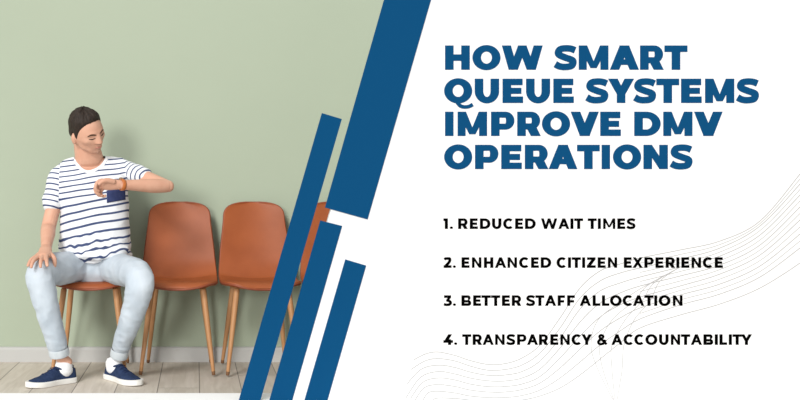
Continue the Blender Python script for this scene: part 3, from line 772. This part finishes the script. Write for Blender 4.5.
# ---- thin flowing grey lines printed low on the board
bm = bmesh.new()
LX = [438, 455, 470, 488, 505, 522, 540, 560, 580, 600, 620, 640, 680, 720, 760, 800, 812]
rows = [[352, 355.5, 360.5, 364.4, 363.6, 358, 345, 318, 288, 271, 264, 258, 250, 241, 221, 174, 158],
        [358.6, 361, 366, 370.2, 369.5, 365, 353, 328, 298, 281, 273, 268, 259, 248, 226, 184, 169],
        [365.2, 367.5, 372, 375.3, 375, 371.5, 361, 338, 309, 291, 283, 277, 267, 256, 235, 195, 181],
        [371.6, 374, 378, 380.8, 381, 378, 369, 348, 322, 303, 293, 286, 276, 265, 245, 207, 194],
        [378, 380, 384, 386.6, 386.5, 384, 376.5, 358, 336, 317, 305, 297, 286, 274, 255, 220, 208],
        [384.6, 386.5, 390, 392, 392, 389.5, 383, 368, 349, 331, 318, 308, 295, 284, 266, 234, 223],
        [391.3, 393, 396, 397.5, 397.5, 395.5, 390, 378, 362, 345, 331, 319, 305, 294, 277, 248, 238],
        [398, 398.5, 400, 401, 401, 400, 396, 388, 375, 359, 343, 328, 315, 304, 288, 263, 252]]
starts = [(413.5, 360), (411, 369.5), (407, 384), (405.8, 398), (410.5, 398.5), (415, 400), (423, 400), (433, 400)]
def ribbon(pts, wd=.62, lift=.0006):
    c = cat(pts, 8); L, R = [], []
    for i in range(len(c)):
        a, b = c[max(i - 1, 0)], c[min(i + 1, len(c) - 1)]
        dx, dy = b[0] - a[0], b[1] - a[1]; l = math.hypot(dx, dy) or 1; dx /= l; dy /= l
        L.append((c[i][0] - dy * wd / 2, c[i][1] + dx * wd / 2)); R.append((c[i][0] + dy * wd / 2, c[i][1] - dx * wd / 2))
    for i in range(len(c) - 1): prism(bm, [pt(*L[i], DB), pt(*L[i + 1], DB), pt(*R[i + 1], DB), pt(*R[i], DB)], DB - lift, DB - .00005)
for k, (r, st) in enumerate(zip(rows, starts)):
    mid = []
    if k < 7: mid = [((st[0] * .45 + 438 * .55) - (3 if k > 1 else 1), r[0] + (st[1] - r[0]) * .22 + (0 if k < 5 else -.5))]
    ribbon([st] + mid + list(zip(LX, r)), .80, .0008 + k * .00001)
for k in range(6):   # lines between, only where the ribbon widens to the right
    a, b = rows[k], rows[k + 1]
    ribbon([(x, p * .5 + q_ * .5) for x, p, q_ in zip(LX[11:], a[11:], b[11:])], .6, .0009 + k * .00001)
for k in range(4):   # the twist that drops to the lower edge
    ribbon([(665 + 8 * k, 275 - 4.3 * k), (640 + 7 * k, 289 - 3 * k), ((622, 634, 642, 650)[k], 301), ((598, 612, 625, 634)[k], 320), ((591, 600, 612, 624)[k], 345), ((598, 603, 612, 622)[k], 370), ((613, 614, 615, 617)[k], 400)], .55, .0010 + k * .00001)
o = sgn('line_pattern', bm, M_grey); o['label'] = 'thin pale grey flowing lines'

# ------------------------------------------------------------------ light
w = bpy.data.worlds.new('World'); S.world = w; w.use_nodes = True
w.node_tree.nodes['Background'].inputs[0].default_value = (1.0, 1.0, 1.0, 1)
w.node_tree.nodes['Background'].inputs[1].default_value = .74
def light(name, kind, energy, loc, aim, **kw):
    l = bpy.data.lights.new(name, kind); l.energy = energy
    for k, v in kw.items(): setattr(l, k, v)
    o = bpy.data.objects.new(name, l); COL.objects.link(o); o.location = loc
    o.rotation_euler = (Vector(aim) - Vector(loc)).to_track_quat('-Z', 'Y').to_euler(); return o
light('daylight', 'SUN', 1.9, (-1.8, 1.5, 3.6), (0, 5.3, .9), angle=math.radians(15), color=(1.0, .985, .96))
light('daylight_low', 'SUN', 1.45, (-1.2, 1.5, 1.45), (0, 5.3, .9), angle=math.radians(13), color=(1.0, .985, .96))

# ------------------------------------------------------------------ camera
cd = bpy.data.cameras.new('Camera'); cam = bpy.data.objects.new('Camera', cd); COL.objects.link(cam)
cam.location = (0, 0, CZ); cam.rotation_euler = (math.radians(90), 0, 0)
cd.sensor_width = 36; cd.lens = F / 800 * 36; cd.shift_x = (400 - VX) / 800; cd.shift_y = 0
S.camera = cam
S.view_settings.view_transform = 'Standard'; S.view_settings.look = 'None'
S.view_settings.gamma = 1; S.view_settings.use_curve_mapping = False; S.view_settings.exposure = 0.0
